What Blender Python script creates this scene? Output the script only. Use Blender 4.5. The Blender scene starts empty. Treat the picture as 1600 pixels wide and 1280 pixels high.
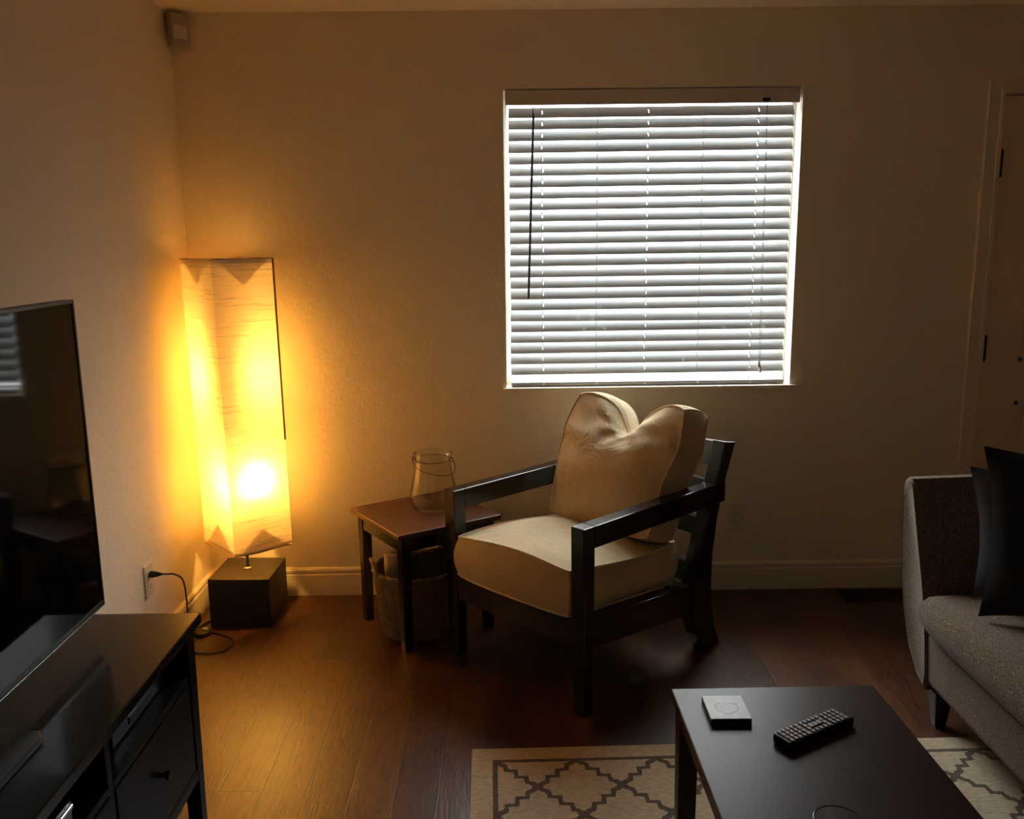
import bpy, bmesh, math, random
from mathutils import Vector, Matrix
random.seed(11)
PI = math.pi
sc = bpy.context.scene
COL = sc.collection

# ------------------------------------------------------------------ helpers
class MB:
    """collects shapes into one mesh"""
    def __init__(s): s.v = []; s.f = []; s.sm = []
    def add(s, vs, fs, smooth=False):
        n = len(s.v); s.v += [tuple(v) for v in vs]
        s.f += [tuple(i + n for i in f) for f in fs]; s.sm += [smooth] * len(fs)
        return s
    def box(s, x0, x1, y0, y1, z0, z1):
        vs = [(x, y, z) for z in (z0, z1) for y in (y0, y1) for x in (x0, x1)]
        return s.add(vs, [(0, 2, 3, 1), (4, 5, 7, 6), (0, 1, 5, 4), (2, 6, 7, 3), (0, 4, 6, 2), (1, 3, 7, 5)])
    def hexa(s, bottom, top):           # two quads, counter-clockwise from above
        return s.add(list(bottom) + list(top), [(3, 2, 1, 0), (4, 5, 6, 7)] + [(i, (i + 1) % 4, (i + 1) % 4 + 4, i + 4) for i in range(4)])
    def prism(s, poly, axis, a, b):     # polygon in the other two axes, extruded from a to b
        n = len(poly)
        def pt(p, t):
            if axis == 'x': return (t, p[0], p[1])
            if axis == 'y': return (p[0], t, p[1])
            return (p[0], p[1], t)
        vs = [pt(p, a) for p in poly] + [pt(p, b) for p in poly]
        return s.add(vs, [tuple(range(n))[::-1], tuple(range(n, 2 * n))] + [(i, (i + 1) % n, (i + 1) % n + n, i + n) for i in range(n)])
    def tube(s, pts, r, n=8, closed=False, cap=True):
        pts = [Vector(p) for p in pts]; m = len(pts); rs = r if isinstance(r, (list, tuple)) else [r] * m
        rings = []; up = None
        for i, p in enumerate(pts):
            a = pts[(i - 1) % m] if (closed or i > 0) else p
            b = pts[(i + 1) % m] if (closed or i < m - 1) else p
            d = (b - a).normalized()
            if up is None: up = Vector((0, 0, 1)) if abs(d.z) < .9 else Vector((1, 0, 0))
            x = d.cross(up)
            if x.length < 1e-5: x = d.cross(Vector((.3, .8, .5)))
            x.normalize(); y = x.cross(d).normalized(); up = y
            rings.append([p + (x * math.cos(2 * PI * k / n) + y * math.sin(2 * PI * k / n)) * rs[i] for k in range(n)])
        vs = [v for rg in rings for v in rg]; fs = []
        for i in range(m if closed else m - 1):
            j = (i + 1) % m
            for k in range(n):
                fs.append((i * n + k, i * n + (k + 1) % n, j * n + (k + 1) % n, j * n + k))
        if cap and not closed:
            fs.append(tuple(range(n))[::-1]); fs.append(tuple((m - 1) * n + k for k in range(n)))
        return s.add(vs, fs, True)
    def lathe(s, prof, n=32, cx=0, cy=0, closed=False):
        m = len(prof); vs = []; fs = []
        for r, z in prof:
            for k in range(n):
                a = 2 * PI * k / n; vs.append((cx + max(r, 1e-5) * math.cos(a), cy + max(r, 1e-5) * math.sin(a), z))
        for i in range(m if closed else m - 1):
            j = (i + 1) % m
            for k in range(n):
                fs.append((i * n + k, i * n + (k + 1) % n, j * n + (k + 1) % n, j * n + k))
        return s.add(vs, fs, True)
    def grid(s, fn, nu, nv, smooth=True, skip=None):
        vs = [fn(i / nu, j / nv) for j in range(nv + 1) for i in range(nu + 1)]
        fs = [(j * (nu + 1) + i, j * (nu + 1) + i + 1, (j + 1) * (nu + 1) + i + 1, (j + 1) * (nu + 1) + i)
              for j in range(nv) for i in range(nu) if not (skip and skip(i, j))]
        return s.add(vs, fs, smooth)
    def smooth_verts(s):
        k = [False] * len(s.v)
        for f, sm in zip(s.f, s.sm):
            if sm:
                for i in f: k[i] = True
        return k
    def mesh(s, name, m):
        me = bpy.data.meshes.new(name); me.from_pydata(s.v, [], s.f)
        bm = bmesh.new(); bm.from_mesh(me)
        bmesh.ops.remove_doubles(bm, verts=[v for v, k in zip(bm.verts, s.smooth_verts()) if k], dist=1e-5)
        bmesh.ops.recalc_face_normals(bm, faces=bm.faces); bm.to_mesh(me); bm.free()
        if any(s.sm):
            for p in me.polygons: p.use_smooth = True
            try: me.set_sharp_from_angle(angle=math.radians(42))
            except Exception: pass
        me.materials.append(m); return me
    def build(s, name, m, parent=None, bevel=0, loc=None, rot=None, label=None, segs=2):
        o = bpy.data.objects.new(name, s.mesh(name, m)); COL.objects.link(o)
        if parent: o.parent = parent
        if loc: o.location = loc
        if rot: o.rotation_euler = rot
        if bevel:
            b = o.modifiers.new('bevel', 'BEVEL'); b.width = bevel; b.segments = segs; b.limit_method = 'ANGLE'; b.angle_limit = math.radians(40)
        if label: o['label'] = label
        return o

def thing(name, label, cat, loc=(0, 0, 0), rotz=0, group=None):
    o = bpy.data.objects.new(name, None); COL.objects.link(o); o.empty_display_size = .05
    o.location = loc; o.rotation_euler = (0, 0, rotz); o['label'] = label; o['category'] = cat
    if group: o['group'] = group
    return o
def tag(o, label, cat, group=None):
    o['label'] = label; o['category'] = cat
    if group: o['group'] = group
    return o
def struct(o):
    o['kind'] = 'structure'; return o

# ------------------------------------------------------------------ materials
def new_mat(name):
    m = bpy.data.materials.new(name); m.use_nodes = True
    nt = m.node_tree; b = nt.nodes.get('Principled BSDF')
    return m, nt, b
def N(nt, t, **kw):
    n = nt.nodes.new(t)
    for k, v in kw.items():
        if k.startswith('i_'): n.inputs[k[2:].replace('_', ' ')].default_value = v
        else: setattr(n, k, v)
    return n
def ramp(nt, fac, stops):
    r = nt.nodes.new('ShaderNodeValToRGB'); e = r.color_ramp.elements
    while len(e) < len(stops): e.new(.5)
    for k, (p, c) in enumerate(stops):
        e[k].position = p; e[k].color = (c[0], c[1], c[2], 1)
    nt.links.new(fac, r.inputs[0]); return r
def coords(nt, scale=(1, 1, 1), rot=(0, 0, 0)):
    tc = nt.nodes.new('ShaderNodeTexCoord'); mp = nt.nodes.new('ShaderNodeMapping')
    mp.inputs['Scale'].default_value = scale; mp.inputs['Rotation'].default_value = rot
    nt.links.new(tc.outputs['Object'], mp.inputs[0]); return mp.outputs[0]
def simple(name, col, rough=.5, metal=0, var=.12, vscale=8, bump=0, bscale=60, coat=0, spec=.5, stretch=(1, 1, 1), sheen=0):
    m, nt, b = new_mat(name)
    v = coords(nt, stretch)
    n = N(nt, 'ShaderNodeTexNoise'); n.inputs['Scale'].default_value = vscale; n.inputs['Detail'].default_value = 4
    nt.links.new(v, n.inputs['Vector'])
    lo = [c * (1 - var) for c in col]; hi = [min(1, c * (1 + var)) for c in col]
    r = ramp(nt, n.outputs['Fac'], [(.3, lo), (.7, hi)])
    nt.links.new(r.outputs[0], b.inputs['Base Color'])
    b.inputs['Roughness'].default_value = rough; b.inputs['Metallic'].default_value = metal
    b.inputs['Specular IOR Level'].default_value = spec; b.inputs['Coat Weight'].default_value = coat
    b.inputs['Sheen Weight'].default_value = sheen
    if bump:
        n2 = N(nt, 'ShaderNodeTexNoise'); n2.inputs['Scale'].default_value = bscale; n2.inputs['Detail'].default_value = 3
        nt.links.new(v, n2.inputs['Vector'])
        bp = N(nt, 'ShaderNodeBump'); bp.inputs['Strength'].default_value = bump; bp.inputs['Distance'].default_value = .004
        nt.links.new(n2.outputs['Fac'], bp.inputs['Height']); nt.links.new(bp.outputs[0], b.inputs['Normal'])
    return m
def wood(name, dark, light, rough=.35, scale=3, stretch=(1, 12, 12), coat=0, spec=.5):
    m, nt, b = new_mat(name); v = coords(nt, stretch)
    n = N(nt, 'ShaderNodeTexNoise'); n.inputs['Scale'].default_value = scale; n.inputs['Detail'].default_value = 6; n.inputs['Distortion'].default_value = .6
    nt.links.new(v, n.inputs['Vector'])
    r = ramp(nt, n.outputs['Fac'], [(.3, dark), (.7, light)]); nt.links.new(r.outputs[0], b.inputs['Base Color'])
    b.inputs['Roughness'].default_value = rough; b.inputs['Coat Weight'].default_value = coat; b.inputs['Coat Roughness'].default_value = .07; b.inputs['Specular IOR Level'].default_value = spec
    bp = N(nt, 'ShaderNodeBump'); bp.inputs['Strength'].default_value = .08; bp.inputs['Distance'].default_value = .002
    nt.links.new(n.outputs['Fac'], bp.inputs['Height']); nt.links.new(bp.outputs[0], b.inputs['Normal'])
    return m
def fabric(name, lo, hi, fleck=None, weave=420, bump=.35, rough=.9, wrinkle=0):
    m, nt, b = new_mat(name); v = coords(nt)
    n = N(nt, 'ShaderNodeTexNoise'); n.inputs['Scale'].default_value = 9; n.inputs['Detail'].default_value = 5
    f = N(nt, 'ShaderNodeTexNoise'); f.inputs['Scale'].default_value = weave; f.inputs['Detail'].default_value = 2
    for t in (n, f): nt.links.new(v, t.inputs['Vector'])
    mx = N(nt, 'ShaderNodeMath', operation='ADD'); ml = N(nt, 'ShaderNodeMath', operation='MULTIPLY'); ml.inputs[1].default_value = .35 if not fleck else .15
    nt.links.new(n.outputs['Fac'], ml.inputs[0])
    ml2 = N(nt, 'ShaderNodeMath', operation='MULTIPLY'); ml2.inputs[1].default_value = .65 if not fleck else .85
    nt.links.new(f.outputs['Fac'], ml2.inputs[0]); nt.links.new(ml.outputs[0], mx.inputs[0]); nt.links.new(ml2.outputs[0], mx.inputs[1])
    st = [(.36, lo), (.62, hi)]
    if fleck: st.append((.70, fleck))
    r = ramp(nt, mx.outputs[0], st); nt.links.new(r.outputs[0], b.inputs['Base Color'])
    b.inputs['Roughness'].default_value = rough; b.inputs['Specular IOR Level'].default_value = .15; b.inputs['Sheen Weight'].default_value = .15
    bp = N(nt, 'ShaderNodeBump'); bp.inputs['Strength'].default_value = bump; bp.inputs['Distance'].default_value = .002
    nt.links.new(f.outputs['Fac'], bp.inputs['Height'])
    if wrinkle:
        w = N(nt, 'ShaderNodeTexNoise'); w.inputs['Scale'].default_value = 7; w.inputs['Detail'].default_value = 3; w.inputs['Distortion'].default_value = 1.2
        nt.links.new(v, w.inputs['Vector'])
        b2 = N(nt, 'ShaderNodeBump'); b2.inputs['Strength'].default_value = wrinkle; b2.inputs['Distance'].default_value = .02
        nt.links.new(w.outputs['Fac'], b2.inputs['Height']); nt.links.new(b2.outputs[0], bp.inputs['Normal'])
    nt.links.new(bp.outputs[0], b.inputs['Normal'])
    return m
def glass(name, tint=(.96, .97, .95), edge=(.55, .58, .50)):
    m, nt, b = new_mat(name); nt.nodes.remove(b); out = nt.nodes['Material Output']
    lw = N(nt, 'ShaderNodeLayerWeight'); lw.inputs['Blend'].default_value = .35
    r = ramp(nt, lw.outputs['Facing'], [(.5, tint), (.92, edge)])
    t = N(nt, 'ShaderNodeBsdfTransparent'); nt.links.new(r.outputs[0], t.inputs[0])
    g = N(nt, 'ShaderNodeBsdfGlossy'); g.inputs['Roughness'].default_value = .03
    l2 = N(nt, 'ShaderNodeLayerWeight'); l2.inputs['Blend'].default_value = .5
    pw = N(nt, 'ShaderNodeMath', operation='POWER'); pw.inputs[1].default_value = 5; nt.links.new(l2.outputs['Facing'], pw.inputs[0])
    fr = N(nt, 'ShaderNodeMath', operation='MULTIPLY_ADD'); fr.inputs[1].default_value = .9; fr.inputs[2].default_value = .04; nt.links.new(pw.outputs[0], fr.inputs[0])
    mx = N(nt, 'ShaderNodeMixShader')
    nt.links.new(fr.outputs[0], mx.inputs[0]); nt.links.new(t.outputs[0], mx.inputs[1]); nt.links.new(g.outputs[0], mx.inputs[2])
    nt.links.new(mx.outputs[0], out.inputs[0]); return m
def emit(name, col, s):
    m, nt, b = new_mat(name); b.inputs['Base Color'].default_value = (*col, 1)
    b.inputs['Emission Color'].default_value = (*col, 1); b.inputs['Emission Strength'].default_value = s; return m

LAMP = (1.0, .515, .092)
WALLC = (.84, .75, .61)
M = {}
M['wall'] = simple('painted_wall', WALLC, .75, var=.02, vscale=3, bump=.5, bscale=55, spec=.25)
M['ceiling'] = simple('ceiling_paint', (.88, .80, .68), .9, var=.02, bump=.4, bscale=45, spec=.2)
M['trim'] = simple('trim_paint', (.80, .70, .56), .4, var=.02)
M['door'] = simple('door_paint', (.86, .68, .47), .45, var=.03)
M['vinyl'] = simple('window_vinyl', (.85, .86, .86), .4, var=.01)
M['hinge'] = simple('dark_bronze', (.05, .035, .02), .4, 1, var=.2)
M['plate'] = simple('outlet_plastic', (.72, .66, .57), .35, var=.01)
M['slot'] = simple('outlet_slot', (.02, .018, .015), .6)
M['espresso'] = wood('espresso_wood', (.007, .005, .0045), (.013, .009, .007), .19, spec=.55)
M['console'] = wood('black_lacquer_wood', (.005, .004, .003), (.009, .007, .006), .30, stretch=(12, 1, 12), spec=.15, coat=.22)
M['console_front'] = wood('black_wood', (.0045, .0035, .003), (.008, .006, .005), .40, stretch=(12, 1, 12), spec=.12)
M['coffee'] = wood('dark_cherry_wood', (.018, .005, .004), (.032, .009, .007), .36, stretch=(12, 1, 12), spec=.23)
M['cherry'] = wood('red_brown_wood', (.060, .018, .010), (.105, .032, .016), .38, stretch=(2, 14, 14))
M['chair_cloth'] = fabric('cream_canvas', (.47, .36, .21), (.59, .47, .30), weave=300, bump=.25, wrinkle=.45)
M['piping'] = fabric('cream_cord', (.60, .48, .31), (.70, .57, .39), weave=500)
M['tweed'] = fabric('grey_tweed', (.092, .061, .040), (.18, .126, .083), fleck=(.40, .30, .21), weave=170, bump=.6)
M['navy'] = fabric('navy_velvet', (.006, .009, .014), (.012, .017, .025), weave=200, bump=.2, rough=.8)
M['slate'] = fabric('slate_velvet', (.055, .064, .085), (.09, .105, .135), weave=200, bump=.2, rough=.7)
M['tv_shell'] = simple('tv_plastic', (.012, .011, .011), .35)
M['screen'] = simple('tv_screen_glass', (.004, .004, .004), .05, var=.02, spec=.32)
M['bezel_glint'] = simple('bezel_glint_metal', (.75, .75, .77), .22, 1, var=.03)
M['base_laminate'] = simple('black_brown_laminate', (.018, .014, .011), .42, var=.1)
M['steel'] = simple('brushed_steel', (.45, .42, .38), .3, 1, var=.05)
M['chrome'] = simple('chrome', (.8, .8, .82), .12, 1, var=.02)
M['cord'] = simple('black_rubber_cord', (.012, .011, .010), .45)
M['tan_seam'] = simple('tan_wood_strip', (.30, .19, .09), .6, var=.2)
M['wire'] = simple('dark_wire', (.03, .022, .015), .4, .8)
M['jar'] = glass('jar_glass', (.94, .94, .91), (.10, .10, .07))
M['tumbler'] = glass('tumbler_glass', (.99, .99, .99), (.97, .97, .97))
M['rim'] = simple('glass_rim', (.12, .12, .12), .12, spec=.8)
M['pane'] = glass('window_glass', (.95, .97, .97), (.6, .65, .65))
M['wicker'] = simple('woven_seagrass', (.26, .17, .09), .8, var=.4, vscale=60, bump=.6, bscale=120)
M['towel'] = fabric('beige_fleece', (.36, .28, .19), (.48, .39, .28), weave=250, bump=.5)
M['dark_cloth'] = fabric('dark_brown_cloth', (.03, .02, .014), (.05, .034, .024), weave=250)
M['mag'] = simple('brown_canvas', (.16, .12, .09), .8, var=.15)
M['ball'] = simple('grey_rubber', (.13, .125, .11), .6, var=.08)
M['vent'] = simple('vent_bronze', (.03, .022, .016), .5, .6)
M['sensor'] = simple('sensor_plastic', (.46, .41, .34), .4, var=.02)
M['grey_plastic'] = simple('grey_plastic', (.30, .28, .28), .3, var=.03)
M['box_black'] = simple('gloss_black_plastic', (.008, .008, .008), .18)
M['coaster_side'] = simple('coaster_dark_edge', (.03, .028, .03), .5)
M['button'] = simple('remote_button_rubber', (.34, .29, .28), .5, var=.05)
M['remote'] = simple('remote_plastic', (.010, .008, .008), .35)
M['cord_white'] = simple('blind_cord', (.55, .54, .52), .8, var=.05)
M['wand'] = simple('smoked_wand', (.075, .06, .06), .3)
M['rail'] = simple('grey_blind_rail', (.36, .36, .37), .4, var=.02)
M['valance'] = simple('blind_valance', (.62, .56, .50), .5, var=.02)

def slat_material():
    m, nt, b = new_mat('white_slat'); out = nt.nodes['Material Output']
    b.inputs['Base Color'].default_value = (.74, .74, .73, 1); b.inputs['Roughness'].default_value = .4
    n = N(nt, 'ShaderNodeTexNoise'); n.inputs['Scale'].default_value = 9
    nt.links.new(coords(nt, (1, 14, 14)), n.inputs['Vector'])
    r = ramp(nt, n.outputs['Fac'], [(.3, (.46, .46, .455)), (.7, (.52, .52, .515))]); nt.links.new(r.outputs[0], b.inputs['Base Color'])
    t = N(nt, 'ShaderNodeBsdfTranslucent'); t.inputs[0].default_value = (.75, .75, .74, 1)
    mx = N(nt, 'ShaderNodeMixShader'); mx.inputs[0].default_value = .06
    nt.links.new(b.outputs[0], mx.inputs[1]); nt.links.new(t.outputs[0], mx.inputs[2]); nt.links.new(mx.outputs[0], out.inputs[0])
    return m
M['slat'] = slat_material()

def paper_material(name, col, trans, clear):
    m, nt, b = new_mat(name); out = nt.nodes['Material Output']
    v = coords(nt, (2.2, 2.2, 55))
    n = N(nt, 'ShaderNodeTexNoise'); n.inputs['Scale'].default_value = 2.2; n.inputs['Detail'].default_value = 6; n.inputs['Distortion'].default_value = .4
    nt.links.new(v, n.inputs['Vector'])
    c = ramp(nt, n.outputs['Fac'], [(.25, [x * .62 for x in col]), (.42, col), (.8, [min(1, x * 1.08) for x in col])])
    bp = N(nt, 'ShaderNodeBump'); bp.inputs['Strength'].default_value = .5; bp.inputs['Distance'].default_value = .003
    nt.links.new(n.outputs['Fac'], bp.inputs['Height'])
    d = N(nt, 'ShaderNodeBsdfDiffuse'); t = N(nt, 'ShaderNodeBsdfTranslucent'); tr = N(nt, 'ShaderNodeBsdfTransparent')
    for s in (d, t):
        nt.links.new(c.outputs[0], s.inputs['Color']); nt.links.new(bp.outputs[0], s.inputs['Normal'])
    a = N(nt, 'ShaderNodeMixShader'); a.inputs[0].default_value = trans
    nt.links.new(d.outputs[0], a.inputs[1]); nt.links.new(t.outputs[0], a.inputs[2])
    e = N(nt, 'ShaderNodeMixShader'); e.inputs[0].default_value = clear
    nt.links.new(a.outputs[0], e.inputs[1]); nt.links.new(tr.outputs[0], e.inputs[2])
    nt.links.new(e.outputs[0], out.inputs[0]); return m
M['paper'] = paper_material('crinkled_rice_paper', (.84, .76, .62), .50, 0)
M['paper_diffuser'] = paper_material('added_diffuser_paper', (.96, .93, .87), .78, 0)  # only for the lid added to soften light from the shade top
M['paper_fold'] = paper_material('folded_rice_paper', (.80, .72, .58), .40, 0)
M['bulb'] = emit('lit_bulb', LAMP, 490)

def floor_material():
    m, nt, b = new_mat('hand_scraped_planks')
    tc = nt.nodes.new('ShaderNodeTexCoord'); sep = N(nt, 'ShaderNodeSeparateXYZ'); nt.links.new(tc.outputs['Object'], sep.inputs[0])
    def math_(op, a, bb=None, c=None):
        n = N(nt, 'ShaderNodeMath', operation=op)
        for i, q in enumerate((a, bb, c)):
            if q is None: continue
            if isinstance(q, (int, float)): n.inputs[i].default_value = q
            else: nt.links.new(q, n.inputs[i])
        return n.outputs[0]
    px = math_('DIVIDE', math_('ADD', sep.outputs[0], .0805), .127)
    row = math_('FLOOR', px); fx = math_('FRACT', px)
    wn = N(nt, 'ShaderNodeTexWhiteNoise', noise_dimensions='1D'); nt.links.new(row, wn.inputs['W'])
    py = math_('ADD', math_('DIVIDE', sep.outputs[1], 1.05), math_('MULTIPLY', wn.outputs['Value'], 7.3))
    brd = math_('FLOOR', py); fy = math_('FRACT', py)
    cmb = N(nt, 'ShaderNodeCombineXYZ'); nt.links.new(row, cmb.inputs[0]); nt.links.new(brd, cmb.inputs[1])
    wn2 = N(nt, 'ShaderNodeTexWhiteNoise', noise_dimensions='2D'); nt.links.new(cmb.outputs[0], wn2.inputs['Vector'])
    # grain, offset per board
    off = N(nt, 'ShaderNodeVectorMath', operation='SCALE'); nt.links.new(wn2.outputs['Color'], off.inputs[0]); off.inputs['Scale'].default_value = 13
    ad = N(nt, 'ShaderNodeVectorMath', operation='ADD'); nt.links.new(tc.outputs['Object'], ad.inputs[0]); nt.links.new(off.outputs[0], ad.inputs[1])
    mp = N(nt, 'ShaderNodeMapping'); mp.inputs['Scale'].default_value = (9, 1.5, 1); nt.links.new(ad.outputs[0], mp.inputs[0])
    n = N(nt, 'ShaderNodeTexNoise'); n.inputs['Scale'].default_value = 1.1; n.inputs['Detail'].default_value = 2; n.inputs['Distortion'].default_value = .8
    nt.links.new(mp.outputs[0], n.inputs['Vector'])
    rings = math_('MULTIPLY_ADD', math_('SINE', math_('MULTIPLY', n.outputs['Fac'], 62)), .5, .5)
    rings = math_('POWER', rings, 6)
    fine = N(nt, 'ShaderNodeTexNoise'); fine.inputs['Scale'].default_value = 14; fine.inputs['Detail'].default_value = 5
    mp2 = N(nt, 'ShaderNodeMapping'); mp2.inputs['Scale'].default_value = (8, .6, 1); nt.links.new(ad.outputs[0], mp2.inputs[0]); nt.links.new(mp2.outputs[0], fine.inputs['Vector'])
    tone = math_('ADD', math_('MULTIPLY', wn2.outputs['Value'], .42), math_('MULTIPLY', fine.outputs['Fac'], .5))
    tone = math_('SUBTRACT', tone, math_('MULTIPLY', rings, .26))
    c = ramp(nt, tone, [(.1, (.032, .0105, .005)), (.45, (.072, .0235, .0075)), (.85, (.135, .049, .015))])
    ex = math_('MINIMUM', fx, math_('SUBTRACT', 1, fx)); ey = math_('MINIMUM', fy, math_('SUBTRACT', 1, fy))
    gap = math_('MINIMUM', math_('MULTIPLY', ex, .127), math_('MULTIPLY', ey, 1.05))
    g = math_('SMOOTH_MIN', math_('DIVIDE', gap, .0022), 1, .2)
    mix = N(nt, 'ShaderNodeMix', data_type='RGBA'); mix.inputs[6].default_value = (.02, .009, .004, 1)
    nt.links.new(g, mix.inputs[0]); nt.links.new(c.outputs[0], mix.inputs[7]); nt.links.new(mix.outputs[2], b.inputs['Base Color'])
    b.inputs['Roughness'].default_value = .34; b.inputs['Specular IOR Level'].default_value = .58
    hb = math_('ADD', math_('MULTIPLY', g, .25), math_('MULTIPLY', fine.outputs['Fac'], .5))
    hb = math_('SUBTRACT', hb, math_('MULTIPLY', rings, .12))
    bp = N(nt, 'ShaderNodeBump'); bp.inputs['Strength'].default_value = .35; bp.inputs['Distance'].default_value = .003
    nt.links.new(hb, bp.inputs['Height']); nt.links.new(bp.outputs[0], b.inputs['Normal'])
    return m
M['floor'] = floor_material()

def rug_material():
    m, nt, b = new_mat('trellis_rug_pile')
    tc = nt.nodes.new('ShaderNodeTexCoord'); sep = N(nt, 'ShaderNodeSeparateXYZ'); nt.links.new(tc.outputs['Object'], sep.inputs[0])
    def f(op, a, bb=None, c=None):
        n = N(nt, 'ShaderNodeMath', operation=op)
        for i, q in enumerate((a, bb, c)):
            if q is None: continue
            if isinstance(q, (int, float)): n.inputs[i].default_value = q
            else: nt.links.new(q, n.inputs[i])
        return n.outputs[0]
    X, Y = sep.outputs[0], sep.outputs[1]          # metres from the rug's left back corner (Y negative towards the viewer)
    jit = N(nt, 'ShaderNodeTexNoise'); jit.inputs['Scale'].default_value = 160; nt.links.new(tc.outputs['Object'], jit.inputs['Vector'])
    jj = f('MULTIPLY', f('SUBTRACT', jit.outputs['Fac'], .5), .006)
    lx = f('DIVIDE', f('ADD', f('SUBTRACT', X, .072), jj), .121); ly = f('DIVIDE', f('ADD', f('ADD', Y, .072), jj), .131)
    s = f('MULTIPLY', f('ADD', lx, ly), .5); d = f('MULTIPLY', f('SUBTRACT', lx, ly), .5)
    def tri(t):      # triangle wave -1..1
        return f('MULTIPLY_ADD', f('PINGPONG', t, .5), 4, -1)
    def stairs(t):   # two steps in the middle of each cell side
        ph = f('FRACT', t); mid = f('SUBTRACT', 1, f('MULTIPLY', f('ABSOLUTE', f('SUBTRACT', ph, .5)), 2.6)); mid = f('MAXIMUM', mid, 0)
        return f('MULTIPLY', f('MULTIPLY', tri(f('ADD', f('MULTIPLY', ph, 4), .25)), f('MINIMUM', f('MULTIPLY', mid, 2.2), 1)), .055)
    s2 = f('ADD', s, stairs(d)); d2 = f('ADD', d, stairs(s))
    ds = f('ABSOLUTE', f('SUBTRACT', f('FRACT', f('ADD', s2, .5)), .5)); dd = f('ABSOLUTE', f('SUBTRACT', f('FRACT', f('ADD', d2, .5)), .5))
    dl = f('SMOOTH_MIN', ds, dd, .05)
    lattice = f('LESS_THAN', dl, .052)
    # frame line and plain border
    W, H = 2.11, 1.58
    ex = f('MINIMUM', X, f('SUBTRACT', W, X)); ey = f('MINIMUM', f('MULTIPLY', Y, -1), f('ADD', Y, H)); e = f('ADD', f('MINIMUM', ex, ey), jj)
    inside = f('GREATER_THAN', e, .078); fr = f('MULTIPLY', f('GREATER_THAN', e, .064), f('LESS_THAN', e, .079))
    mask = f('MAXIMUM', f('MULTIPLY', lattice, inside), fr)
    n = N(nt, 'ShaderNodeTexNoise'); n.inputs['Scale'].default_value = 90; n.inputs['Detail'].default_value = 4
    mp = N(nt, 'ShaderNodeMapping'); mp.inputs['Scale'].default_value = (.5, 2.2, 1); nt.links.new(tc.outputs['Object'], mp.inputs[0]); nt.links.new(mp.outputs[0], n.inputs['Vector'])
    c1 = ramp(nt, n.outputs['Fac'], [(.3, (.37, .29, .19)), (.7, (.55, .45, .33))]); c2 = ramp(nt, n.outputs['Fac'], [(.3, (.085, .066, .05)), (.7, (.15, .12, .095))])
    mix = N(nt, 'ShaderNodeMix', data_type='RGBA'); nt.links.new(mask, mix.inputs[0]); nt.links.new(c1.outputs[0], mix.inputs[6]); nt.links.new(c2.outputs[0], mix.inputs[7])
    nt.links.new(mix.outputs[2], b.inputs['Base Color']); b.inputs['Roughness'].default_value = .95; b.inputs['Specular IOR Level'].default_value = .1
    bp = N(nt, 'ShaderNodeBump'); bp.inputs['Strength'].default_value = .6; bp.inputs['Distance'].default_value = .003
    nt.links.new(n.outputs['Fac'], bp.inputs['Height']); nt.links.new(bp.outputs[0], b.inputs['Normal'])
    return m
M['rug'] = rug_material()

def coaster_material():
    m, nt, b = new_mat('printed_coaster_top'); tc = nt.nodes.new('ShaderNodeTexCoord')
    n = N(nt, 'ShaderNodeTexNoise'); n.inputs['Scale'].default_value = 55; n.inputs['Detail'].default_value = 3; nt.links.new(tc.outputs['Object'], n.inputs['Vector'])
    def f(op, a, bb=None):
        q = N(nt, 'ShaderNodeMath', operation=op)
        for i, z in enumerate((a, bb)):
            if z is None: continue
            if isinstance(z, (int, float)): q.inputs[i].default_value = z
            else: nt.links.new(z, q.inputs[i])
        return q.outputs[0]
    def dist(x, y):
        v = N(nt, 'ShaderNodeVectorMath', operation='DISTANCE'); nt.links.new(tc.outputs['Object'], v.inputs[0]); v.inputs[1].default_value = (x, y, .0165); return v.outputs['Value']
    ring = f('LESS_THAN', f('ABSOLUTE', f('SUBTRACT', f('ADD', dist(0, -.004), f('MULTIPLY', f('SUBTRACT', n.outputs['Fac'], .5), .02)), .026)), .0022)
    pink = f('LESS_THAN', f('ADD', dist(-.001, .018), f('MULTIPLY', f('SUBTRACT', n.outputs['Fac'], .5), .012)), .011)
    base = ramp(nt, n.outputs['Fac'], [(.3, (.30, .31, .31)), (.7, (.42, .43, .43))])
    m1 = N(nt, 'ShaderNodeMix', data_type='RGBA'); nt.links.new(ring, m1.inputs[0]); nt.links.new(base.outputs[0], m1.inputs[6]); m1.inputs[7].default_value = (.05, .05, .05, 1)
    m2 = N(nt, 'ShaderNodeMix', data_type='RGBA'); nt.links.new(pink, m2.inputs[0]); nt.links.new(m1.outputs[2], m2.inputs[6]); m2.inputs[7].default_value = (.36, .17, .16, 1)
    nt.links.new(m2.outputs[2], b.inputs['Base Color']); b.inputs['Roughness'].default_value = .36; b.inputs['Specular IOR Level'].default_value = .38
    return m
M['coaster'] = coaster_material()

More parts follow.
